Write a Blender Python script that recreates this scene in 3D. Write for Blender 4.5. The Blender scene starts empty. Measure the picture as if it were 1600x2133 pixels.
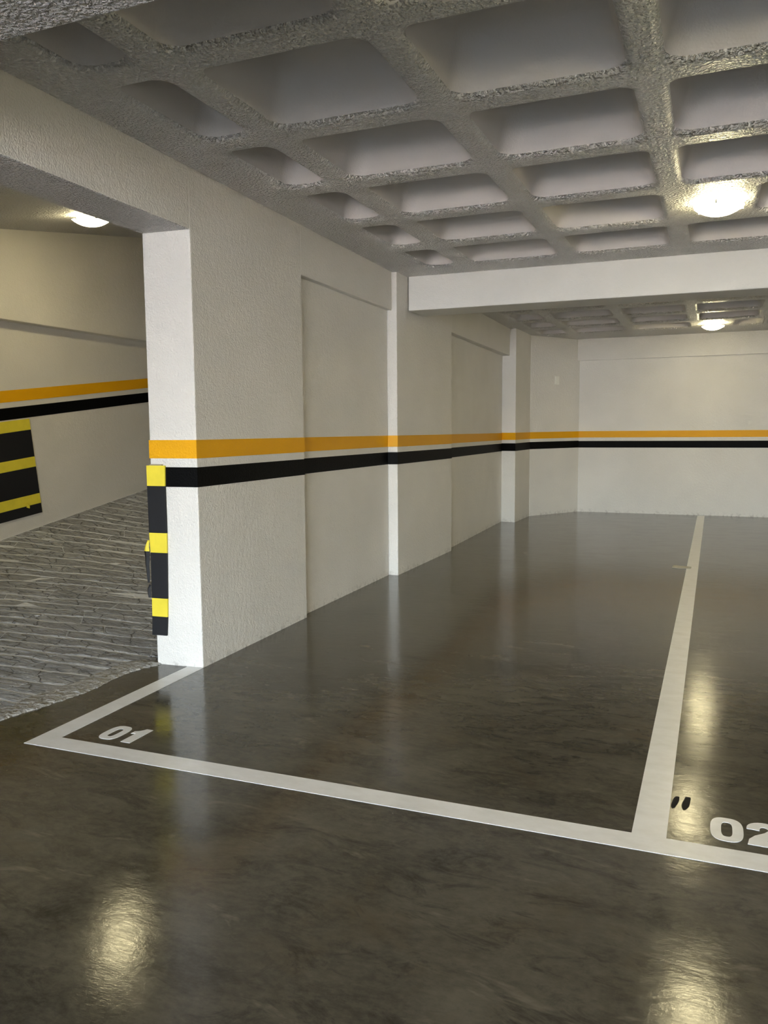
import bpy, bmesh, math, random
from mathutils import Vector, Matrix
random.seed(7)
scene = bpy.context.scene
COL = scene.collection

# ------------------------------------------------------------------ camera
FPX = 1665.63                       # focal length in pixels of the 1600 px wide frame
YAW, PITCH, ROLL = math.radians(-22.435), math.radians(-5.778), math.radians(-0.417)
fw = Vector((math.sin(YAW)*math.cos(PITCH), math.cos(YAW)*math.cos(PITCH), math.sin(PITCH)))
rt = fw.cross(Vector((0, 0, 1))).normalized()
up = rt.cross(fw)
rt, up = rt*math.cos(ROLL)+up*math.sin(ROLL), -rt*math.sin(ROLL)+up*math.cos(ROLL)
cam = bpy.data.cameras.new('camera')
cam.sensor_fit = 'HORIZONTAL'
cam.sensor_width = 36.0
cam.lens = FPX/1600*36.0
cam.clip_start = 0.02
camo = bpy.data.objects.new('camera', cam)
M = Matrix((rt, up, -fw)).transposed().to_4x4()
M.translation = Vector((0, 0, 1.3))
camo.matrix_world = M
COL.objects.link(camo)
scene.camera = camo

# ------------------------------------------------------------------ world, sun, light entry, exposure
world = bpy.data.worlds.new('world')
scene.world = world
world.use_nodes = True
wn = world.node_tree
wn.nodes.clear()
wo = wn.nodes.new('ShaderNodeOutputWorld')
wb = wn.nodes.new('ShaderNodeBackground')
sky = wn.nodes.new('ShaderNodeTexSky')
sky.sky_type = 'NISHITA'
sky.sun_disc = False
sky.sun_elevation = math.radians(58)
sky.sun_rotation = math.radians(120)
sky.dust_density = 3.0
hz = wn.nodes.new('ShaderNodeMixRGB')          # bright hazy sky
hz.inputs[0].default_value = 0.55
hz.inputs[2].default_value = (2.2, 2.55, 2.95, 1)
wn.links.new(sky.outputs[0], hz.inputs[1])
wn.links.new(hz.outputs[0], wb.inputs[0])
wb.inputs[1].default_value = 6.8
wn.links.new(wb.outputs[0], wo.inputs[0])

sun = bpy.data.lights.new('sun', 'SUN')
sun.energy = 80.0
sun.angle = math.radians(1.0)
sun.color = (1.0, 0.95, 0.88)
suno = bpy.data.objects.new('sun', sun)
suno.rotation_euler = (math.radians(-24), math.radians(22), 0)
COL.objects.link(suno)

DOOR = (-2.3, 2.6, -7.3, 2.45)       # x0, x1, y, height of the garage entrance behind the camera
pl = bpy.data.lights.new('door_portal', 'AREA')
pl.shape = 'RECTANGLE'
pl.size = DOOR[1]-DOOR[0]
pl.size_y = DOOR[3]
pl.cycles.is_portal = True
plo = bpy.data.objects.new('door_portal', pl)
plo.location = ((DOOR[0]+DOOR[1])/2, DOOR[2]-0.1, DOOR[3]/2)
plo.rotation_euler = (math.radians(90), 0, 0)      # -Z axis looks to +Y, into the garage
COL.objects.link(plo)

vs = scene.view_settings
vs.view_transform = 'Standard'
vs.look = 'None'
vs.gamma = 1.0
vs.use_curve_mapping = False
vs.exposure = 0.90
scene.cycles.max_bounces = 6
scene.cycles.diffuse_bounces = 5
scene.cycles.caustics_reflective = True
scene.cycles.caustics_refractive = False
scene.cycles.use_adaptive_sampling = True
scene.cycles.adaptive_threshold = 0.07
LAMP = 28.0                          # emission of the glass bowls
LAMPC = (1.0, 0.87, 0.50)

# ------------------------------------------------------------------ materials
def nt(name):
    m = bpy.data.materials.new(name)
    m.use_nodes = True
    t = m.node_tree
    b = t.nodes['Principled BSDF']
    return m, t, b
def N(t, kind, **kw):
    n = t.nodes.new(kind)
    for k, v in kw.items():
        if k.startswith('i_'):
            key = k[2:]
            key = int(key) if key.isdigit() else key.replace('_', ' ')
            n.inputs[key].default_value = v
        else:
            setattr(n, k, v)
    return n
def pos(t, scale=(1, 1, 1)):
    g = N(t, 'ShaderNodeNewGeometry')
    mp = N(t, 'ShaderNodeMapping')
    mp.inputs['Scale'].default_value = scale
    t.links.new(g.outputs['Position'], mp.inputs['Vector'])
    return mp.outputs[0]
def noise(t, vec, scale, detail=3.0, rough=0.55, dist=0.0):
    n = N(t, 'ShaderNodeTexNoise')
    n.inputs['Scale'].default_value = scale
    n.inputs['Detail'].default_value = detail
    n.inputs['Roughness'].default_value = rough
    n.inputs['Distortion'].default_value = dist
    t.links.new(vec, n.inputs['Vector'])
    return n.outputs['Fac']
def ramp(t, fac, stops):
    r = N(t, 'ShaderNodeValToRGB')
    el = r.color_ramp.elements
    while len(el) < len(stops):
        el.new(0.5)
    for e, (p, c) in zip(el, stops):
        e.position = p
        e.color = c if len(c) == 4 else (*c, 1)
    t.links.new(fac, r.inputs[0])
    return r.outputs[0]
def mix(t, fac, a, b, mode='MIX'):
    n = N(t, 'ShaderNodeMixRGB', blend_type=mode)
    for i, v in ((0, fac), (1, a), (2, b)):
        if isinstance(v, (int, float)):
            n.inputs[i].default_value = v
        elif isinstance(v, tuple):
            n.inputs[i].default_value = (*v, 1) if len(v) == 3 else v
        else:
            t.links.new(v, n.inputs[i])
    return n.outputs[0]
def math_n(t, op, a, b=None, clamp=False):
    n = N(t, 'ShaderNodeMath', operation=op)
    n.use_clamp = clamp
    for i, v in ((0, a), (1, b)):
        if v is None:
            continue
        if isinstance(v, (int, float)):
            n.inputs[i].default_value = v
        else:
            t.links.new(v, n.inputs[i])
    return n.outputs[0]
def bump(t, b, h, strength, dist):
    n = N(t, 'ShaderNodeBump')
    n.inputs['Strength'].default_value = strength
    n.inputs['Distance'].default_value = dist
    t.links.new(h, n.inputs['Height'])
    t.links.new(n.outputs[0], b.inputs['Normal'])
    return n

def plaster(name, col, scale, strength, dist, rough=0.55, spec=0.3, stretch=(1, 1, 1), spiky=False, dirty=0.0):
    m, t, b = nt(name)
    v = pos(t, stretch)
    n1 = noise(t, v, scale, 2.0, 0.5)
    if spiky:
        n1 = ramp(t, n1, [(0.40, (0, 0, 0)), (0.72, (1, 1, 1))])
    n2 = noise(t, v, scale*0.28, 1.0, 0.5)
    h = math_n(t, 'ADD', n1, math_n(t, 'MULTIPLY', n2, 0.7))
    bump(t, b, h, strength, dist)
    big = noise(t, pos(t), 1.3, 2.0, 0.6)
    c2 = tuple(x*0.93 for x in col)
    c = mix(t, ramp(t, big, [(0.35, (0, 0, 0)), (0.7, (1, 1, 1))]), c2, col)
    if dirty > 0:                                   # scuffs and damp near the floor, own shape
        g = N(t, 'ShaderNodeNewGeometry')
        s = N(t, 'ShaderNodeSeparateXYZ')
        t.links.new(g.outputs['Position'], s.inputs[0])
        lo = math_n(t, 'MULTIPLY', math_n(t, 'SUBTRACT', 0.06, s.outputs[2]), 14.0, True)
        sp = ramp(t, noise(t, pos(t), 22.0, 3.0, 0.65), [(0.5, (0, 0, 0)), (0.62, (1, 1, 1))])
        c = mix(t, math_n(t, 'MULTIPLY', math_n(t, 'MULTIPLY', lo, sp), dirty), c, (0.34, 0.32, 0.28))
    t.links.new(c, b.inputs['Base Color'])
    b.inputs['Roughness'].default_value = rough
    b.inputs['Specular IOR Level'].default_value = spec
    return m

WALLC = (0.84, 0.815, 0.76)
mat_wall = plaster('wall_paint', WALLC, 125, 0.8, 0.006, 0.5, 0.35, (1, 1, 0.8), dirty=0.6)
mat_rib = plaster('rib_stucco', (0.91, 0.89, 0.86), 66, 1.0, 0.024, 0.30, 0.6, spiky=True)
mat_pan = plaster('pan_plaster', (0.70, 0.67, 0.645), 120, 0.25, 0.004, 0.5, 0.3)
mat_beam = plaster('beam_paint', (0.83, 0.82, 0.78), 95, 0.4, 0.005, 0.5, 0.3)
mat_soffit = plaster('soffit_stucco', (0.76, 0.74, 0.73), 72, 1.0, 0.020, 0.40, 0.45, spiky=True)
mat_rampwall = plaster('ramp_wall_paint', (0.76, 0.72, 0.64), 95, 0.45, 0.005, 0.6, 0.25)

def flat(name, col, rough=0.5, spec=0.4, bscale=None, bstr=0.2, bdist=0.002, var=0.0):
    m, t, b = nt(name)
    b.inputs['Base Color'].default_value = (*col, 1)
    b.inputs['Roughness'].default_value = rough
    b.inputs['Specular IOR Level'].default_value = spec
    if bscale:
        bump(t, b, noise(t, pos(t), bscale, 3.0), bstr, bdist)
    if var:
        c = mix(t, ramp(t, noise(t, pos(t), 9.0, 5.0, 0.6), [(0.3, (0, 0, 0)), (0.7, (1, 1, 1))]), tuple(x*(1-var) for x in col), col)
        t.links.new(c, b.inputs['Base Color'])
    return m
mat_yellow = flat('stripe_yellow', (0.86, 0.42, 0.004), 0.5, 0.3, 95, 0.5, 0.005)
mat_black = flat('stripe_black', (0.003, 0.003, 0.003), 0.55, 0.08, 95, 0.5, 0.005)
mat_foam_y = flat('foam_yellow', (0.92, 0.76, 0.06), 0.55, 0.3, 160, 0.15, 0.002, var=0.12)
mat_foam_k = flat('foam_black', (0.012, 0.012, 0.014), 0.6, 0.35, 160, 0.2, 0.002)
mat_foam_e = flat('foam_edge', (0.35, 0.31, 0.2), 0.8, 0.2)
mat_white_metal = flat('white_enamel', (0.8, 0.8, 0.78), 0.35, 0.5)
mat_plate = flat('white_plastic', (0.95, 0.94, 0.88), 0.4, 0.5)
mat_tape = flat('paper_tape', (0.62, 0.60, 0.54), 0.7, 0.3, 60, 0.3, 0.002, var=0.35)
mat_clip = flat('brushed_clip', (0.55, 0.54, 0.5), 0.3, 0.5)

def make_floor():
    m, t, b = nt('polished_concrete')
    big = noise(t, pos(t, (0.8, 1.2, 1)), 0.9, 4.0, 0.62, 0.6)
    mid = noise(t, pos(t, (1.5, 3.0, 1)), 2.0, 8.0, 0.68, 0.7)
    fine = noise(t, pos(t, (1, 1.6, 1)), 24.0, 7.0, 0.72)
    c = mix(t, ramp(t, mid, [(0.34, (0, 0, 0)), (0.66, (1, 1, 1))]), (0.037, 0.033, 0.022), (0.115, 0.104, 0.075))
    c = mix(t, ramp(t, big, [(0.36, (0, 0, 0)), (0.64, (1, 1, 1))]), mix(t, 0.5, c, (0.044, 0.037, 0.026)), mix(t, 0.3, c, (0.14, 0.125, 0.097)))
    c = mix(t, math_n(t, 'MULTIPLY', ramp(t, fine, [(0.40, (0, 0, 0)), (0.70, (1, 1, 1))]), 0.45), c, (0.15, 0.132, 0.10))
    # rusty brown blooms, dark cloudy trowel patches, pale laitance spots
    rust = ramp(t, noise(t, pos(t, (1.3, 1.3, 1)), 1.5, 5.0, 0.68, 0.3), [(0.54, (0, 0, 0)), (0.70, (1, 1, 1))])
    c = mix(t, math_n(t, 'MULTIPLY', rust, 0.6), c, (0.088, 0.066, 0.036))
    dark = ramp(t, noise(t, pos(t, (1.2, 2.6, 1)), 3.1, 6.0, 0.74, 1.0), [(0.52, (0, 0, 0)), (0.68, (1, 1, 1))])
    c = mix(t, math_n(t, 'MULTIPLY', dark, 0.7), c, (0.026, 0.022, 0.016))
    pale = ramp(t, noise(t, pos(t, (1.3, 3.4, 1)), 2.3, 4.0, 0.66, 0.8), [(0.62, (0, 0, 0)), (0.74, (1, 1, 1))])
    c = mix(t, math_n(t, 'MULTIPLY', pale, 0.6), c, (0.21, 0.185, 0.14))
    t.links.new(c, b.inputs['Base Color'])
    r = mix(t, ramp(t, mid, [(0.25, (0, 0, 0)), (0.8, (1, 1, 1))]), (0.09,)*3, (0.19,)*3)
    t.links.new(r, b.inputs['Roughness'])
    b.inputs['Specular IOR Level'].default_value = 0.40
    h1 = noise(t, pos(t, (1, 1.5, 1)), 55.0, 3.0, 0.7)
    h2 = noise(t, pos(t, (1, 1.4, 1)), 13.0, 3.0, 0.5)
    scr = noise(t, pos(t, (6, 60, 1)), 1.6, 4.0, 0.7, 1.5)
    h = math_n(t, 'ADD', math_n(t, 'MULTIPLY', h1, 0.7), math_n(t, 'MULTIPLY', h2, 1.8))
    h = math_n(t, 'ADD', h, math_n(t, 'MULTIPLY', scr, 0.35))
    bump(t, b, h, 0.055, 0.006)
    return m
mat_floor = make_floor()

def make_line():
    m, t, b = nt('line_paint')
    w = ramp(t, noise(t, pos(t, (1, 2, 1)), 7.0, 6.0, 0.65), [(0.28, (0.80, 0.79, 0.76)), (0.6, (0.90, 0.895, 0.88))])
    t.links.new(w, b.inputs['Base Color'])
    b.inputs['Roughness'].default_value = 0.28
    b.inputs['Specular IOR Level'].default_value = 0.45
    bump(t, b, noise(t, pos(t), 14.0, 4.0), 0.15, 0.005)
    return m
mat_line = make_line()
mat_scuff = flat('tyre_rubber_mark', (0.026, 0.024, 0.021), 0.7, 0.15)

def make_stone():
    m, t, b = nt('stamped_slate')
    oi = N(t, 'ShaderNodeObjectInfo')
    v = pos(t, (1.2, 4.0, 2))
    n1 = noise(t, v, 8.0, 8.0, 0.72, 1.2)
    n2 = noise(t, pos(t), 2.6, 4.0)
    c = ramp(t, n1, [(0.30, (0.26, 0.255, 0.245)), (0.50, (0.52, 0.51, 0.495)), (0.66, (0.70, 0.69, 0.68)), (0.76, (0.90, 0.90, 0.90))])
    c = mix(t, math_n(t, 'MULTIPLY', oi.outputs['Random'], 0.5), c, (0.36, 0.35, 0.33))
    c = mix(t, math_n(t, 'MULTIPLY', ramp(t, n2, [(0.4, (0, 0, 0)), (0.7, (1, 1, 1))]), 0.5), c, (0.40, 0.37, 0.33))
    dv = N(t, 'ShaderNodeVectorMath', operation='ADD')
    nz = N(t, 'ShaderNodeTexNoise')
    nz.inputs['Scale'].default_value = 6.0
    nz.inputs['Detail'].default_value = 4.0
    t.links.new(pos(t), nz.inputs['Vector'])
    sc = N(t, 'ShaderNodeVectorMath', operation='SCALE')
    sc.inputs['Scale'].default_value = 0.22
    t.links.new(nz.outputs['Color'], sc.inputs[0])
    t.links.new(pos(t, (1.0, 2.0, 0.0)), dv.inputs[0])
    t.links.new(sc.outputs[0], dv.inputs[1])
    vo = N(t, 'ShaderNodeTexVoronoi', feature='DISTANCE_TO_EDGE')
    vo.inputs['Scale'].default_value = 5.5
    t.links.new(dv.outputs[0], vo.inputs['Vector'])
    crack = ramp(t, vo.outputs['Distance'], [(0.0, (1, 1, 1)), (0.035, (0, 0, 0))])
    c = mix(t, math_n(t, 'MULTIPLY', crack, 0.55), c, (0.16, 0.15, 0.14))
    t.links.new(c, b.inputs['Base Color'])
    b.inputs['Roughness'].default_value = 0.55
    b.inputs['Specular IOR Level'].default_value = 0.4
    rid = noise(t, v, 5.0, 6.0, 0.6, 1.8)
    h = math_n(t, 'SUBTRACT', math_n(t, 'ADD', rid, math_n(t, 'MULTIPLY', noise(t, pos(t), 45.0, 4.0), 0.25)), math_n(t, 'MULTIPLY', crack, 0.35))
    bump(t, b, h, 1.0, 0.05)
    return m
mat_stone = make_stone()
mat_grout = plaster('ramp_grout', (0.80, 0.80, 0.80), 40, 0.8, 0.01, 0.7, 0.3)
mat_apron = plaster('apron_concrete', (0.44, 0.42, 0.385), 38, 1.0, 0.022, 0.75, 0.3)

def make_glass():
    m, t, b = nt('lit_frosted_glass')
    b.inputs['Base Color'].default_value = (0.9, 0.9, 0.88, 1)
    b.inputs['Roughness'].default_value = 0.3
    b.inputs['Emission Color'].default_value = (*LAMPC, 1)
    b.inputs['Emission Strength'].default_value = LAMP
    return m
mat_glass = make_glass()
mat_glass_in = make_glass()
mat_glass_in.node_tree.nodes['Principled BSDF'].inputs['Emission Strength'].default_value = LAMP*0.42
mat_bulb, _t, _b = nt('lit_bulb')
_b.inputs['Emission Color'].default_value = (*LAMPC, 1)
_b.inputs['Emission Strength'].default_value = LAMP*0.5

# ------------------------------------------------------------------ helpers
def link(name, me, mats, parent=None, kind=None, smooth=False):
    o = bpy.data.objects.new(name, me)
    if mats is not None and len(me.materials) == 0:
        for m in (mats if isinstance(mats, (list, tuple)) else [mats]):
            me.materials.append(m)
    if smooth:
        for p in me.polygons:
            p.use_smooth = True
    COL.objects.link(o)
    if parent is not None:
        o.parent = parent
    if kind:
        o['kind'] = kind
    return o
def tag(o, label, cat, group=None):
    o['label'] = label
    o['category'] = cat
    if group:
        o['group'] = group
    return o
def empty(name, loc=(0, 0, 0)):
    o = bpy.data.objects.new(name, None)
    o.empty_display_size = 0.1
    o.location = loc
    COL.objects.link(o)
    return o
def prism(bm, plan, z0, z1):
    """vertical prism; plan is a counter-clockwise list of (x, y)"""
    lo = [bm.verts.new((x, y, z0 if not callable(z0) else z0(x, y))) for x, y in plan]
    hi = [bm.verts.new((x, y, z1 if not callable(z1) else z1(x, y))) for x, y in plan]
    n = len(plan)
    bm.faces.new(list(reversed(lo)))
    bm.faces.new(hi)
    for i in range(n):
        bm.faces.new((lo[i], lo[(i+1) % n], hi[(i+1) % n], hi[i]))
def box(bm, x0, x1, y0, y1, z0, z1):
    prism(bm, [(x0, y0), (x1, y0), (x1, y1), (x0, y1)], z0, z1)
def done(bm, name):
    bmesh.ops.recalc_face_normals(bm, faces=bm.faces)
    me = bpy.data.meshes.new(name)
    bm.to_mesh(me)
    bm.free()
    return me
def bevel(o, w, seg=2):
    b = o.modifiers.new('bevel', 'BEVEL')
    b.width = w
    b.segments = seg
    b.limit_method = 'ANGLE'
    return o
def block(name, plan, z0, z1, mat, parent=None, kind=None, bev=0.0):
    bm = bmesh.new()
    prism(bm, plan, z0, z1)
    o = link(name, done(bm, name), mat, parent, kind)
    if bev:
        bevel(o, bev)
    return o
def rect(x0, x1, y0, y1):
    return [(x0, y0), (x1, y0), (x1, y1), (x0, y1)]

ZC, ZB = 2.68, 2.70                 # underside of the ribs, front and back bay
BEAMZ = 2.38

# ------------------------------------------------------------------ floor and outside ground
bm = bmesh.new()
box(bm, -3.06, 6.1, -7.6, 13.2, -0.2, 0.0)
floor = link('floor', done(bm, 'floor'), mat_floor, None, 'structure')
m, t, b = nt('clay_pavers')
bt = N(t, 'ShaderNodeTexBrick')
bt.inputs['Color1'].default_value = (0.35, 0.30, 0.26, 1)
bt.inputs['Color2'].default_value = (0.41, 0.35, 0.305, 1)
bt.inputs['Mortar'].default_value = (0.3, 0.26, 0.22, 1)
bt.inputs['Scale'].default_value = 3.0
t.links.new(pos(t), bt.inputs['Vector'])
t.links.new(bt.outputs[0], b.inputs['Base Color'])
b.inputs['Roughness'].default_value = 0.8
bm = bmesh.new()
box(bm, -14, 14, -24, -7.6, -0.25, -0.01)
link('ground_outside', done(bm, 'ground_outside'), m, None, 'structure')

# ------------------------------------------------------------------ left wall (slightly skewed to the bays)
def xA(y):
    return -2.585-0.0226*(y-3.615)
XK = -2.875                          # ramp side face
wall = None
bm = bmesh.new()
prism(bm, [(XK, 3.59), (xA(3.615), 3.615), (xA(4.9), 4.9), (XK, 4.9)], -0.05, 5.2)      # pier at the opening
wall = bevel(link('wall_left', done(bm, 'wall_left'), mat_wall, None, 'structure'), 0.006)
def wpart(name, plan, z0, z1, mat=mat_wall, bev=0.005):
    return block(name, plan, z0, z1, mat, wall, None, bev)
o = wpart('lintel', [(XK, -1.2), (xA(-1.2), -1.2), (xA(3.615), 3.615), (XK, 3.59)], BEAMZ-0.015, 5.2)
bm = bmesh.new()                     # rough underside of the lintel
prism(bm, [(XK+0.004, -1.2), (xA(-1.2)-0.004, -1.2), (xA(3.61)-0.004, 3.612), (XK+0.004, 3.588)], BEAMZ-0.018, BEAMZ-0.0145)
link('lintel_underside', done(bm, 'lintel_underside'), mat_soffit, wall)
wpart('near_wall', [(XK, -7.3), (xA(-7.3), -7.3), (xA(-1.2), -1.2), (XK, -1.2)], -0.05, 5.2)
Y1a, Y1b = 4.9, 6.635
wpart('recess_panel', [(XK, Y1a), (xA(Y1a)-0.052, Y1a), (xA(Y1b)-0.045, Y1b), (XK, Y1b)], -0.05, 2.40)
wpart('recess_header', [(XK, Y1a), (xA(Y1a), Y1a), (xA(Y1b), Y1b), (XK, Y1b)], 2.352, 5.2)
Y2a, Y2b = 8.243, 11.16
wpart('pilaster', [(XK, Y1b), (-2.613, 6.655), (-2.612, Y2a), (XK, Y2a)], -0.05, 5.2)
wpart('recess_panel', [(XK, Y2a), (-2.675, Y2a), (-2.792, Y2b), (XK, Y2b)], -0.05, 2.40)
wpart('recess_header', [(XK, Y2a), (-2.612, Y2a), (-2.682, Y2b), (XK, Y2b)], 2.335, 5.2)
wpart('pilaster', [(XK, Y2b), (-2.80, Y2b), (-2.587, 11.115), (-2.572, 12.0), (XK, 12.0)], -0.05, 5.2)
wpart('splayed_wall', [(XK, 12.0), (-2.572, 12.0), (-1.994, 12.915), (-1.994, 13.2), (XK, 13.2)], -0.05, 5.2)

# painted stripes follow the plan of the wall as thin coats
def coat(name, path, z0, z1, mat, parent, th=0.0025, zoff=None):
    """path: list of (x, y) seen with the room on the right when walking along it"""
    bm = bmesh.new()
    n = len(path)
    offs = []
    for i in range(n):
        d0 = Vector(path[i])-Vector(path[i-1]) if i > 0 else None
        d1 = Vector(path[i+1])-Vector(path[i]) if i < n-1 else None
        ds = [d.normalized() for d in (d0, d1) if d is not None and d.length > 1e-6]
        nn = [Vector((d.y, -d.x)) for d in ds]
        if len(nn) == 2:
            b_ = (nn[0]+nn[1])
            b_ = b_/max(0.3, b_.length_squared/2)
        else:
            b_ = nn[0]
        offs.append(b_*th)
    rows = []
    for (x, y), of in zip(path, offs):
        za = z0+(zoff(x, y) if zoff else 0)
        zb = z1+(zoff(x, y) if zoff else 0)
        rows.append([bm.verts.new(c) for c in ((x, y, za), (x+of.x, y+of.y, za), (x+of.x, y+of.y, zb), (x, y, zb))])
    for a, c in zip(rows, rows[1:]):
        for k in range(3):
            bm.faces.new((a[k], a[k+1], c[k+1], c[k]))
    for a in (rows[0], rows[-1]):
        bm.faces.new(a)
    return link(name, done(bm, name), mat, parent)
PATHS = [
    [(XK, 4.2), (XK, 3.59), (xA(3.615), 3.615), (xA(4.9), 4.9), (xA(4.9)-0.03, 4.9)],
    [(xA(Y1a)-0.052, Y1a+0.002), (xA(Y1b)-0.045, Y1b-0.003)],
    [(xA(Y1b)-0.045, Y1b), (-2.613, 6.655), (-2.612, Y2a), (-2.64, Y2a)],
    [(-2.675, Y2a+0.002), (-2.792, Y2b-0.003)],
    [(-2.792, Y2b), (-2.587, 11.115), (-2.572, 12.0), (-1.994, 12.915)],
]
for p in PATHS:
    last = p[-1][1] > 12
    lift = (lambda x, y: 0.004 if y < 11.5 else 0.004+0.011*(y-11.5)/1.4) if last else None
    coat('yellow_stripe', p, 1.160, 1.260, mat_yellow, wall, zoff=lift)
    coat('black_stripe', p, 1.004, 1.112, mat_black, wall, zoff=lift)

# ------------------------------------------------------------------ end wall, right wall, back wall with the entrance
wend = block('wall_end', rect(-1.994, 6.1, 12.915, 13.2), -0.05, 3.2, mat_wall, None, 'structure')
block('tie_beam', rect(-2.02, 6.1, 12.87, 12.93), 2.372, 3.2, mat_wall, wend, None, 0.004)
coat('yellow_stripe', [(-1.994, 12.915), (6.0, 12.915)], 1.176, 1.276, mat_yellow, wend)
coat('black_stripe', [(-1.994, 12.915), (6.0, 12.915)], 1.018, 1.122, mat_black, wend)
wr = block('wall_right', rect(5.8, 6.1, -7.6, 13.2), -0.05, 3.2, mat_wall, None, 'structure')
coat('yellow_stripe', [(5.8, 12.9), (5.8, -7.2)], 1.16, 1.26, mat_yellow, wr)
coat('black_stripe', [(5.8, 12.9), (5.8, -7.2)], 1.004, 1.112, mat_black, wr)
bm = bmesh.new()
box(bm, -6.2, DOOR[0], -7.6, -7.3, -0.05, 5.2)
box(bm, DOOR[1], 6.1, -7.6, -7.3, -0.05, 5.2)
box(bm, DOOR[0], DOOR[1], -7.6, -7.3, DOOR[3], 5.2)
link('wall_entrance', done(bm, 'wall_entrance'), mat_wall, None, 'structure')

# ------------------------------------------------------------------ ceiling: slab, beams, waffle pans
bm = bmesh.new()
box(bm, XK, 6.1, -7.6, 13.2, 3.0, 3.2)
box(bm, -2.6, 5.8, -7.3, 1.42, ZC, 3.0)           # plain slab zone behind the camera
ceil = link('ceiling', done(bm, 'ceiling'), mat_pan, None, 'structure')
block('ceiling_beam', [(-2.60, 6.912), (5.8, 7.13), (5.8, 7.51), (-2.60, 7.30)], BEAMZ, 3.0, mat_beam, None, 'structure', 0.008)
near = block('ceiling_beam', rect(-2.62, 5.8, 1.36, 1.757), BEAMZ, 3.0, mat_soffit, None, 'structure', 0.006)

PX, PY, OX, OY = 0.843, 0.8115, 0.700, 0.640
def cell_mesh(wx, wy, cx, ox, oy, depth=0.25):
    """one waffle cell: half ribs all round and the moulded pan; opening centred at (cx, 0)"""
    bm = bmesh.new()
    nc = 8
    def loop(inset, r, z):
        hx, hy = ox/2-inset, oy/2-inset
        r = min(r, hx*0.9, hy*0.9)
        pts = []
        for q, (sx, sy) in enumerate(((1, 1), (-1, 1), (-1, -1), (1, -1))):
            for k in range(nc+1):
                a = math.pi/2*(q+k/nc)
                pts.append((cx+sx*(hx-r)+r*math.cos(a), sy*(hy-r)+r*math.sin(a), z))
        return pts
    rf = 0.034
    base = loop(-rf, 0.085, 0.0)
    outer = []
    for i, p in enumerate(base):
        q, k = divmod(i, nc+1)
        sx, sy = ((1, 1), (-1, 1), (-1, -1), (1, -1))[q]
        first_x = (q % 2 == 0)
        side_x = (k < nc/2) if first_x else (k > nc/2)
        if k == nc/2:
            outer.append((sx*wx/2, sy*wy/2, 0))
        elif side_x:
            outer.append((sx*wx/2, p[1], 0))
        else:
            outer.append((p[0], sy*wy/2, 0))
    loops = [outer, loop(-rf-0.008, 0.088, 0.0), base]
    for a in (22, 45, 68, 85):
        a = math.radians(a)
        loops.append(loop(-rf+rf*math.sin(a), 0.085, rf*(1-math.cos(a))))
    dr = 0.05
    rt_ = 0.075
    for k in (0.33, 0.66, 1.0):
        loops.append(loop(0.002+dr*k, 0.09, rf+(depth-rf-rt_)*k))
    for a in (25, 50, 75, 90):
        a = math.radians(a)
        loops.append(loop(0.002+dr+rt_*(1-math.cos(a)), 0.10, depth-rt_+rt_*math.sin(a)))
    rows = [[bm.verts.new(p) for p in l] for l in loops]
    n = len(base)
    for ri, (a, c) in enumerate(zip(rows, rows[1:])):
        for i in range(n):
            f = bm.faces.new((a[i], a[(i+1) % n], c[(i+1) % n], c[i]))
            f.material_index = 0 if ri < 5 else 1
            f.smooth = True
    f = bm.faces.new(rows[-1])
    f.material_index = 1
    f.smooth = True
    bmesh.ops.remove_doubles(bm, verts=bm.verts, dist=1e-6)
    bmesh.ops.recalc_face_normals(bm, faces=bm.faces)
    me = bpy.data.meshes.new('coffer')
    bm.to_mesh(me)
    bm.free()
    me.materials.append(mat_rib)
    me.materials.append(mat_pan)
    return me
def flat_rib(name, x0, x1, y0, y1, z):
    bm = bmesh.new()
    box(bm, x0, x1, y0, y1, z, z+0.05)
    return link(name, done(bm, name), mat_rib, ceil)
me_full = cell_mesh(PX, PY, 0, OX, OY)
def bay(z, xribs, c0, rows, fills, x_end=5.8):
    """xribs[0] is the rib line right of the half pans; c0 = (cell x0, opening x0, opening x1)"""
    c0w = xribs[0]-c0[0]
    c0c = (xribs[0]+c0[0])/2
    me0 = cell_mesh(c0w, PY, (c0[1]+c0[2])/2-c0c, c0[2]-c0[1], OY)
    for y0 in rows:
        yc = y0+PY/2
        o = link('coffer', me0, None, ceil)
        o.location = (c0c, yc, z)
        x = xribs[0]
        i = 1
        while x+PX <= x_end+0.25:
            if (i, rows.index(y0)) in fills:
                cut = fills[(i, rows.index(y0))]          # filled part under the lamp
                flat_rib('lamp_pad', x, cut, y0, y0+PY, z)
                w = x+PX-cut
                mf = cell_mesh(w, PY, 0.035-0.0355*0, w-0.14, OY)
                o = link('coffer', mf, None, ceil)
                o.location = (cut+w/2, yc, z)
            else:
                o = link('coffer', me_full, None, ceil)
                o.location = (x+PX/2, yc, z)
            x += PX
            i += 1
    return x
FR = [1.834+PY*k for k in range(6)]
xe = bay(ZC, [-1.973], (-2.372, -2.303, -2.058), FR, {(3, 4): 0.10, (3, 0): 0.10, (7, 4): 3.47, (7, 0): 3.47})
flat_rib('edge_rib', -2.68, -2.372, 1.70, 6.92, ZC)
flat_rib('edge_rib', -2.372, 5.8, FR[-1]+PY, 7.1, ZC)
flat_rib('edge_rib', -2.372, 5.8, 1.70, 1.834, ZC)
BR = [7.33+PY*1.004*k for k in range(6)]
bay(ZB, [-1.99], (-2.49, -2.42, -2.055), BR, {(3, 5): 0.10, (3, 1): 0.10, (7, 1): 3.47})
flat_rib('edge_rib', -2.82, -2.49, 7.25, 13.0, ZB)
flat_rib('edge_rib', -2.49, 5.8, BR[-1]+PY, 13.0, ZB)
flat_rib('edge_rib', -2.49, 5.8, 7.2, 7.335, ZB)

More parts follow.
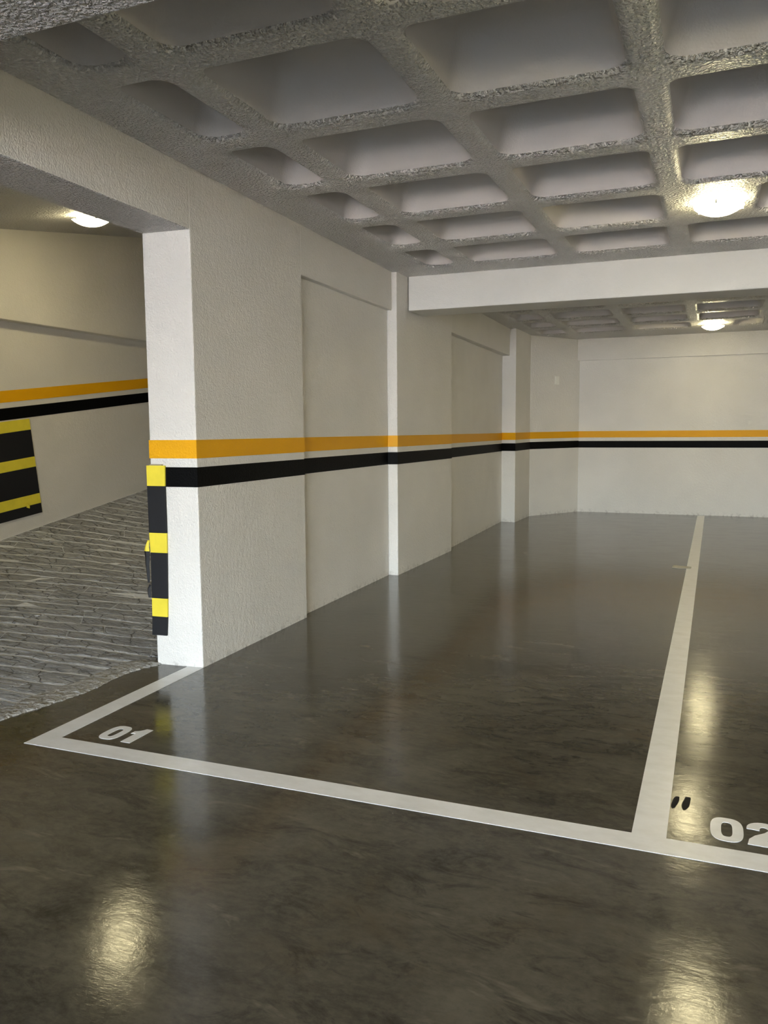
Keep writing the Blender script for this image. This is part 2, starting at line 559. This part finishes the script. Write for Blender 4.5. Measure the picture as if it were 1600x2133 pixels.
# ------------------------------------------------------------------ ceiling lamps
def lathe(bm, prof, n=32):
    rings = []
    for r, z in prof:
        if r < 1e-6:
            rings.append([bm.verts.new((0, 0, z))])
        else:
            rings.append([bm.verts.new((r*math.cos(2*math.pi*k/n), r*math.sin(2*math.pi*k/n), z)) for k in range(n)])
    for a, c in zip(rings, rings[1:]):
        for i in range(n):
            j = (i+1) % n
            if len(a) == 1 and len(c) == 1:
                continue
            if len(a) == 1:
                bm.faces.new((a[0], c[j], c[i]))
            elif len(c) == 1:
                bm.faces.new((a[i], a[j], c[0]))
            else:
                bm.faces.new((a[i], a[j], c[j], c[i]))
def lathe_mesh(name, prof, n=32):
    bm = bmesh.new()
    lathe(bm, prof, n)
    return done(bm, name)
me_base = lathe_mesh('base_plate', [(0, 0), (0.085, 0), (0.09, -0.006), (0.085, -0.018), (0.03, -0.022), (0.02, -0.03), (0, -0.03)])
me_bulb = lathe_mesh('bulb', [(0.016, -0.03), (0.018, -0.036), (0.030, -0.046), (0.032, -0.054), (0.024, -0.064), (0, -0.069)], 20)
bowl = []
for k in range(9):                    # outer skin of the dish from the middle to the rim, then the inner skin back
    a = k/8
    bowl.append((0.150*a, -0.098+0.052*a**2.3))
n_out = 9
bowl += [(0.153, -0.043), (0.150, -0.041)]
for k in range(8, -1, -1):
    a = k/8
    bowl.append((0.145*a, -0.093+0.052*a**2.3))
me_bowl = lathe_mesh('glass_bowl', bowl, 40)
me_bowl.materials.append(mat_glass)
me_bowl.materials.append(mat_glass_in)
for i, p in enumerate(me_bowl.polygons):
    p.material_index = 0 if i < 40*10 else 1
bm = bmesh.new()
box(bm, 0.143, 0.158, -0.006, 0.006, -0.056, -0.034)
box(bm, 0.080, 0.158, -0.004, 0.004, -0.036, -0.032)
box(bm, 0.078, 0.086, -0.004, 0.004, -0.036, -0.008)
me_clip = done(bm, 'clip')
for me in (me_base, me_bulb, me_bowl):
    for p in me.polygons:
        p.use_smooth = True
def lamp(loc, label, tilt=0.0):
    e = empty('ceiling_lamp', loc)
    e.rotation_euler = (tilt, 0, 0.4)
    e.scale = (0.93, 0.93, 0.93)
    tag(e, label, 'lamp', 'round glass ceiling lamps')
    link('base_plate', me_base, mat_white_metal, e)
    link('bulb', me_bulb, mat_bulb, e)
    link('glass_bowl', me_bowl, mat_glass, e)
    for k in range(3):
        c = link('clip', me_clip, mat_clip, e)
        c.rotation_euler = (0, 0, 2*math.pi*k/3)
    return e
lamp((-0.02, 5.42, ZC), 'round glass ceiling lamp on the waffle ceiling in front of the cross beam')
lamp((-0.07, 11.72, ZB), 'small far round glass ceiling lamp near the end wall')
lamp((-0.14, 8.42, ZB), 'round glass ceiling lamp hidden just behind the cross beam')
lamp((-0.05, 2.22, ZC), 'round glass ceiling lamp over bay 02, above the picture')

lamp((3.33, 5.42, ZC), 'added unseen round glass ceiling lamp over the next bays, right of the picture, by the cross beam')  # three unseen lamps on the right, added to bounce more light onto the ceiling
lamp((3.33, 2.22, ZC), 'added unseen round glass ceiling lamp over the next bays, right of the picture, nearest the aisle')
lamp((3.33, 8.42, ZB), 'added unseen round glass ceiling lamp over the next bays, right of the picture, behind the cross beam')

# ------------------------------------------------------------------ ramp passage on the left
XR = -5.6
def rz(x, y):
    u = min(1.0, max(0.0, (-2.9-x)/2.7))
    return max(0.0, 0.16*(y-2.5))*u
def grid_surface(name, x0, x1, y0, y1, nx, ny, zf, mat, dz=0.0, kind=None, parent=None):
    vs_, fs = [], []
    for j in range(ny+1):
        for i in range(nx+1):
            x = x0+(x1-x0)*i/nx
            y = y0+(y1-y0)*j/ny
            vs_.append((x, y, zf(x, y)+dz))
    for j in range(ny):
        for i in range(nx):
            a = j*(nx+1)+i
            fs.append((a, a+1, a+nx+2, a+nx+1))
    me = bpy.data.meshes.new(name)
    me.from_pydata(vs_, [], fs)
    return link(name, me, mat, parent, kind)
rampo = grid_surface('floor_ramp', -5.75, -3.0, -7.3, 14.0, 24, 120, rz, mat_grout, 0.001, 'structure')
edge = [(-3.06, -1.2), (-3.03, 0.4), (-3.045, 1.2), (-3.02, 2.0), (-2.985, 2.3), (-2.962, 2.584), (-2.94, 2.72), (-2.92, 2.826), (-2.895, 2.98), (-2.883, 3.11), (-2.905, 3.25), (-2.911, 3.36), (-2.889, 3.491), (-2.846, 3.556), (-2.85, 3.60)]
def edge_x(y):
    for (x0_, y0_), (x1_, y1_) in zip(edge, edge[1:]):
        if y <= y1_:
            return x0_+(x1_-x0_)*(y-y0_)/(y1_-y0_)
    return edge[-1][0]
rl = random.Random(11)
bm = bmesh.new()
rows = []
for i in range(301):
    y = -1.2+4.8*i/300
    x = edge_x(y)+rl.uniform(-0.008, 0.008)
    w = 0.125+0.02*math.sin(y*9)
    rr = [(x, y, 0.0005), (x-0.006, y, 0.003+rl.uniform(0, 0.006)), (x-0.35*w+rl.uniform(-.01, .01), y, 0.007+rl.uniform(-0.004, 0.005)),
          (x-0.7*w, y, rz(x-0.7*w, y)+0.008+rl.uniform(-0.003, 0.003)), (x-1.25*w, y, rz(x-1.25*w, y)+0.004)]
    rows.append([bm.verts.new(p) for p in rr])
for A, B in zip(rows, rows[1:]):
    for k in range(4):
        bm.faces.new((A[k], A[k+1], B[k+1], B[k]))
link('ramp_lip', done(bm, 'ramp_lip'), mat_apron, rampo, smooth=True)
# stamped stones in bands across the ramp
rs = random.Random(3)
def gline(k, x):
    c = 2.795+0.150*k
    m_ = max(0.03, min(0.36, 0.04+0.024*k))
    return c+m_*(x+2.9)+0.010*math.sin(5.3*x+k*2.1)+0.006*math.sin(13*x+k*1.3)+0.012*math.sin(k*5.1)
far_v, far_f = [], []             # stones outside the photograph, joined
def stone(k, xa, xb, sk0, sk1, extra=False):
    gy, gx = 0.0085, 0.0025
    nx = max(3, int((xb-xa)/0.07))
    bot, top = [], []
    for i in range(nx+1):
        f = i/nx
        x0_ = xa+gx+(xb-xa-2*gx)*f+sk0*(1-f)+sk1*f
        x1_ = xa+gx+(xb-xa-2*gx)*f-sk0*(1-f)-sk1*f
        j = rs.uniform(-0.008, 0.009)
        bot.append((x0_, gline(k, x0_)+gy+max(0, j)))
        top.append((x1_, gline(k+1, x1_)-gy+min(0, -j)))
    plan = bot+top[::-1]
    cx_ = sum(p[0] for p in plan)/len(plan)
    cy_ = sum(p[1] for p in plan)/len(plan)
    h = rs.uniform(0.002, 0.005)
    tx, ty = rs.uniform(-0.008, 0.008), rs.uniform(-0.015, 0.02)
    vv = [(x, y, rz(x, y)-0.004) for x, y in plan]
    vv += [(x, y, rz(x, y)+h*0.55) for x, y in plan]
    vv += [(cx_+(x-cx_)*0.95, cy_+(y-cy_)*0.86, rz(x, y)+h+tx*(x-cx_)+ty*(y-cy_)) for x, y in plan]
    n = len(plan)
    fs = []
    for a in (0, n):
        for i in range(n):
            fs.append((a+i, a+(i+1) % n, a+n+(i+1) % n, a+n+i))
    fs.append(tuple(range(2*n, 3*n)))
    if extra:
        o_ = len(far_v)
        far_v.extend(vv)
        far_f.extend(tuple(i+o_ for i in f) for f in fs)
        return None
    me = bpy.data.meshes.new('stone')
    me.from_pydata(vv, [], fs)
    return link('stone', me, mat_stone, rampo)
for k in range(-26, 60):
    x = -5.585+rs.uniform(-0.2, 0.0)
    sk0 = 0.0
    xlim = -3.0 if k < 5 else -2.885
    xseen = -0.74*(2.795+0.15*k)-0.25 if k > 10 else 0
    while x < xlim-0.08:
        xb = x+rs.uniform(0.22, 0.58)
        if xb > xlim-0.1:
            xb = xlim+rs.uniform(-0.02, 0.01)
        sk1 = rs.uniform(-0.07, 0.05) if xb < xlim-0.1 else 0
        xs = max(x, -5.585)
        if xb-xs > 0.06:
            stone(k, xs, xb, sk0 if xs == x else 0, sk1, k < -2 or k > 42 or (k > 10 and xs > xseen))
        sk0 = sk1
        x = xb
me = bpy.data.meshes.new('stone_field')
me.from_pydata(far_v, [], far_f)
link('stone_field', me, mat_stone, rampo, 'stuff')
# ramp side wall, its overhang, stripes that climb with the ramp
wramp = block('wall_ramp', [(XR-0.35, -7.3), (XR, -7.3), (XR, 14.0), (XR-0.35, 14.0)], -0.1, 6.0, mat_rampwall, None, 'structure')
block('wall_overhang', [(XR-0.1, -7.3), (XR+0.10, -7.3), (XR+0.10, 14.0), (XR-0.1, 14.0)], 2.25, 6.0, mat_rampwall, wramp, None, 0.006)
SL = 0.1125
slope = lambda x, y: SL*(y-5.06)
coat('yellow_stripe', [(XR, 0.5), (XR, 13.9)], 1.558, 1.658, mat_yellow, wramp, zoff=slope)
coat('black_stripe', [(XR, 0.5), (XR, 13.9)], 1.408, 1.510, mat_black, wramp, zoff=slope)
rc = grid_surface('ceiling_ramp', XR-0.3, XK+0.02, -7.6, 14.2, 1, 60, lambda x, y: max(2.52, 2.985+0.173*(y-5.1)), mat_soffit, 0, 'structure')
sd = rc.modifiers.new('solid', 'SOLIDIFY')
sd.thickness = 0.2
sd.offset = 1.0
block('wall_ramp_end', rect(XR-0.35, XK, 14.0, 14.2), -0.1, 6.0, mat_rampwall, None, 'structure')
bm = bmesh.new()
box(bm, XK-0.02, XK+0.04, 4.9, 14.2, 0, 6.0)
link('wall_ramp_inner', done(bm, 'wall_ramp_inner'), mat_rampwall, None, 'structure')
lamp((-4.47, 4.99, 2.966), 'round glass ceiling lamp over the paved ramp', math.atan(0.173))

# ------------------------------------------------------------------ foam guards
guard = empty('wall_guard_panel', (XR, 5.4, 0.6))
tag(guard, 'yellow and black striped foam guard sheet stuck on the ramp wall', 'foam guard')
uy, uz = 1/math.hypot(1, SL), SL/math.hypot(1, SL)
TR = (5.365, 1.432)
H = 0.843
fr = [0, .114, .397, .504, .789, .896, 1.0]
LEN = 1.7
for i in range(6):
    col = mat_foam_y if i % 2 == 0 else mat_foam_k
    bm = bmesh.new()
    c = []
    for (u, v) in ((-LEN, fr[i+1]*H), (0, fr[i+1]*H), (0, fr[i]*H), (-LEN, fr[i]*H)):
        c.append((TR[0]+u*uy+v*uz, TR[1]+u*uz-v*uy))
    lo = [bm.verts.new((XR+0.0005, y, z)) for y, z in c]
    hi = [bm.verts.new((XR+0.012, y, z)) for y, z in c]
    bm.faces.new(lo)
    bm.faces.new(hi)
    for k in range(4):
        bm.faces.new((lo[k], lo[(k+1) % 4], hi[(k+1) % 4], hi[k]))
    o = bevel(link('yellow_band' if i % 2 == 0 else 'black_band', done(bm, 'band'), col), 0.0015)
    o.parent = guard
    o.matrix_parent_inverse = Matrix.Translation(-Vector(guard.location))
bm = bmesh.new()                      # small curled tear in the lowest yellow band
ty0, tz0 = 5.365-0.19+0.085, 1.432-0.19*SL-0.755
prof = [(0.012, 0.0), (0.022, 0.010), (0.030, 0.024), (0.026, 0.036)]
ra = [bm.verts.new((XR+d, ty0+0.02-0.3*h, tz0+h)) for d, h in prof]
rb = [bm.verts.new((XR+d, ty0+0.055-0.6*h, tz0-0.012+h)) for d, h in prof]
for i in range(len(prof)-1):
    bm.faces.new((ra[i], ra[i+1], rb[i+1], rb[i]))
o = link('torn_flap', done(bm, 'torn_flap'), mat_foam_y)
o.modifiers.new('solid', 'SOLIDIFY').thickness = 0.003
o.parent = guard
o.matrix_parent_inverse = Matrix.Translation(-Vector(guard.location))

cg = empty('corner_guard', (XK, 3.59, 0.17))
tag(cg, 'torn yellow and black foam corner guard on the wall pier', 'corner guard')
def cpart(name, me, mat, parent=None):
    o = link(name, me, mat)
    o.parent = parent or cg
    o.matrix_parent_inverse = Matrix.Translation(-Vector(cg.location))
    return o
zs = [1.121, 1.008, 0.748, 0.637, 0.380, 0.276, 0.169]
xr = [-2.776, -2.779, -2.779, -2.781, -2.788, -2.792, -2.800]
xl = [-2.892, -2.892, -2.890, -2.885, -2.887, -2.889, -2.893]
FY = 3.588
for i in range(6):
    bm = bmesh.new()
    za, zb = zs[i+1], zs[i]
    def fy(x):
        return FY+(x-XK)*0.083
    th = 0.011
    ring = []
    for z, l, r in ((za, xl[i+1], xr[i+1]), (zb, xl[i], xr[i])):
        ring.append([bm.verts.new((l, fy(l)-th, z)), bm.verts.new((r, fy(r)-th, z)), bm.verts.new((r, fy(r), z)), bm.verts.new((l, fy(l), z))])
    bm.faces.new(ring[0])
    bm.faces.new(ring[1])
    for k in range(4):
        bm.faces.new((ring[0][k], ring[0][(k+1) % 4], ring[1][(k+1) % 4], ring[1][k]))
    # side flange round the corner, missing where it is torn
    if i in (0, 1, 5):
        x1_ = XK-0.0005
        box(bm, x1_-0.011, x1_, FY-0.001, FY+0.03, za, zb)
    elif i == 2:
        box(bm, XK-0.0115, XK-0.0005, FY-0.001, FY+0.03, za+0.05, zb)
    bevel(cpart('yellow_segment' if i % 2 == 0 else 'black_segment', done(bm, 'segment'), mat_foam_y if i % 2 == 0 else mat_foam_k), 0.0015)
def flap(name, pts, mat):
    """crumpled strip: rows of (z, x_in, x_out, y)"""
    bm = bmesh.new()
    rows = []
    for z, xi, xo, y in pts:
        rows.append([bm.verts.new((xi, y, z)), bm.verts.new(((xi+xo)/2, y-0.006, z)), bm.verts.new((xo, y+0.004, z))])
    for a, c in zip(rows, rows[1:]):
        bm.faces.new((a[0], a[1], c[1], c[0]))
        bm.faces.new((a[1], a[2], c[2], c[1]))
    o = cpart(name, done(bm, name), mat)
    s = o.modifiers.new('solid', 'SOLIDIFY')
    s.thickness = 0.006
    return o
flap('torn_yellow_flap', [(0.705, -2.890, -2.893, 3.575), (0.690, -2.889, -2.902, 3.572), (0.668, -2.888, -2.912, 3.570), (0.645, -2.884, -2.917, 3.569)], mat_foam_y)
flap('torn_black_flap', [(0.645, -2.884, -2.917, 3.569), (0.61, -2.887, -2.915, 3.572), (0.57, -2.891, -2.914, 3.571), (0.52, -2.892, -2.910, 3.574), (0.468, -2.895, -2.906, 3.575)], mat_foam_k)
flap('torn_black_flap', [(0.455, -2.887, -2.896, 3.576), (0.43, -2.889, -2.908, 3.574), (0.41, -2.889, -2.909, 3.575), (0.384, -2.887, -2.905, 3.576)], mat_foam_k)
bm = bmesh.new()
box(bm, -2.872, -2.790, 3.580, 3.589, 1.121, 1.128)
cpart('glue_edge', done(bm, 'glue_edge'), mat_foam_e)

# ------------------------------------------------------------------ wall plate on the splayed wall
wd = Vector((-1.994+2.572, 12.915-12.0, 0)).normalized()
wnrm = Vector((wd.y, -wd.x, 0))
pc = Vector((-2.572, 12.0, 0))+wd*0.567
plate = empty('wall_plate', pc+Vector((0, 0, 2.055)))
tag(plate, 'small white blank switch plate on the splayed back wall', 'wall plate')
def obox(c, hw, hh, d0, d1):
    bm = bmesh.new()
    pts = []
    for s, tt in ((-1, -1), (1, -1), (1, 1), (-1, 1)):
        pts.append(wd*hw*s+Vector((0, 0, hh*tt))+c)
    lo = [bm.verts.new(p+wnrm*d0) for p in pts]
    hi = [bm.verts.new(p+wnrm*d1) for p in pts]
    bm.faces.new(lo)
    bm.faces.new(hi)
    for k in range(4):
        bm.faces.new((lo[k], lo[(k+1) % 4], hi[(k+1) % 4], hi[k]))
    return done(bm, 'plate')
bevel(link('plate_frame', obox(Vector((0, 0, 0)), 0.045, 0.063, 0.0, 0.009), mat_plate, plate), 0.002)
bevel(link('plate_cover', obox(Vector((0, 0, 0)), 0.032, 0.050, 0.008, 0.012), mat_plate, plate), 0.0015)

# ------------------------------------------------------------------ floor paint
LT = 0.0015
def paint(name, plan, parent=floor, mat=mat_line, z=LT):
    bm = bmesh.new()
    f = bm.faces.new([bm.verts.new((x, y, z)) for x, y in plan])
    if f.normal.z < 0:
        f.normal_flip()
    ex = bmesh.ops.extrude_face_region(bm, geom=[f])
    for v in ex['geom']:
        if isinstance(v, bmesh.types.BMVert):
            v.co.z = 0.0002
    bmesh.ops.triangulate(bm, faces=[g for g in bm.faces if len(g.verts) > 4])
    return link(name, done(bm, name), mat, parent)
def fl(x):        # lower edge of the front line
    return 2.432+0.0205*(x+2.657)
# bay 01 outline: front line with the left return, then the divider, each a painted strip
paint('parking_line', [(-2.657, 2.432), (5.7, fl(5.7)), (5.7, fl(5.7)+0.104), (-2.555, 2.538)])
paint('parking_line', [(-2.657, 2.432), (-2.555, 2.538), (-2.583, 3.612), (-2.680, 3.603)])
paint('parking_line', [(-0.209, fl(-0.15)+0.103), (-0.103, fl(-0.15)+0.103), (-0.106, 12.86), (-0.206, 12.86)])
paint('parking_line', [(2.36, fl(2.4)+0.103), (2.465, fl(2.4)+0.103), (2.465, 12.86), (2.36, 12.86)])
def zero(x0, y0, w, h, hw, hh, name='digit_zero', parent=None, skew=0.0):
    bm = bmesh.new()
    n = 48
    rings = []
    for z in (0.0002, LT):
        for (a, b_, e) in ((w/2, h/2, 2.9), (hw/2, hh/2, 3.2)):
            r = []
            for k in range(n):
                th = 2*math.pi*k/n
                c, s = math.cos(th), math.sin(th)
                px = a*math.copysign(abs(c)**(2/e), c)
                py = b_*math.copysign(abs(s)**(2/e), s)
                r.append(bm.verts.new((x0+w/2+px+skew*py, y0+h/2+py, z)))
            rings.append(r)
    lo_o, lo_i, hi_o, hi_i = rings
    for A, B in ((hi_o, hi_i), (lo_o, hi_o), (lo_i, hi_i)):
        for k in range(n):
            bm.faces.new((A[k], A[(k+1) % n], B[(k+1) % n], B[k]))
    return link(name, done(bm, name), mat_line, parent)
def digit(name, pts, x0, y0, w, h, parent):
    return paint(name, [(x0+px*w, y0+py*h) for px, py in pts], parent)
ONE = [(0.30, 0), (1.0, 0), (1.0, 1.0), (0.52, 1.0), (0.42, 0.90), (0.22, 0.80), (0.0, 0.75), (0.0, 0.58), (0.30, 0.62)]
ONE = [(p[0], p[1]) for p in ONE]
def arc(cx, cy, rx, ry, a0, a1, n):
    return [(cx+rx*math.cos(math.radians(a0+(a1-a0)*k/n)), cy+ry*math.sin(math.radians(a0+(a1-a0)*k/n))) for k in range(n+1)]
TWO = [(0, 0), (1, 0), (1, 0.24), (0.52, 0.24)]
TWO += [(0.72, 0.36), (0.90, 0.50)]
TWO += arc(0.5, 0.70, 0.5, 0.30, -15, 178, 14)
TWO += [(0.0, 0.66), (0.36, 0.64)]
TWO += arc(0.49, 0.71, 0.12, 0.095, 185, -20, 8)
TWO += [(0.50, 0.57), (0.22, 0.40), (0.05, 0.22)]
n01 = bpy.data.objects.new('bay_number', None)
COL.objects.link(n01)
n01.parent = floor
zero(-2.424, 2.592, 0.098, 0.152, 0.030, 0.088, parent=n01)
digit('digit_one', ONE, -2.306, 2.594, 0.068, 0.155, n01)
n02 = bpy.data.objects.new('bay_number', None)
COL.objects.link(n02)
n02.parent = floor
zero(0.026, 2.640, 0.100, 0.163, 0.034, 0.100, parent=n02)
digit('digit_two', TWO, 0.136, 2.646, 0.106, 0.163, n02)
# tyre rubber marks by the divider
def blot(x, y, w, h, sk, parent=floor):
    pts = []
    for k in range(18):
        th = 2*math.pi*k/18
        c, s = math.cos(th), math.sin(th)
        e = 2.6
        px = w/2*math.copysign(abs(c)**(2/e), c)*(1+0.08*math.sin(5*th+x*60))
        py = h/2*math.copysign(abs(s)**(2/e), s)*(1+0.06*math.sin(3*th))
        pts.append((x+px+sk*py, y+py))
    return paint('tyre_mark', pts, parent, mat_scuff, 0.0006)
blot(-0.088, 2.868, 0.020, 0.100, 0.12)
blot(-0.052, 2.872, 0.024, 0.110, 0.10)
# scrap of tape beside the divider
bm = bmesh.new()
tp = [(-0.335, 7.90), (-0.27, 7.87), (-0.20, 7.89), (-0.168, 7.90), (-0.165, 8.0), (-0.21, 8.02), (-0.27, 8.03), (-0.33, 8.05)]
prism(bm, tp, 0.0016, 0.004)
tape = link('tape_scrap', done(bm, 'tape_scrap'), mat_tape)
tag(tape, 'scrap of whitish tape on the floor across the edge of the divider line', 'tape')
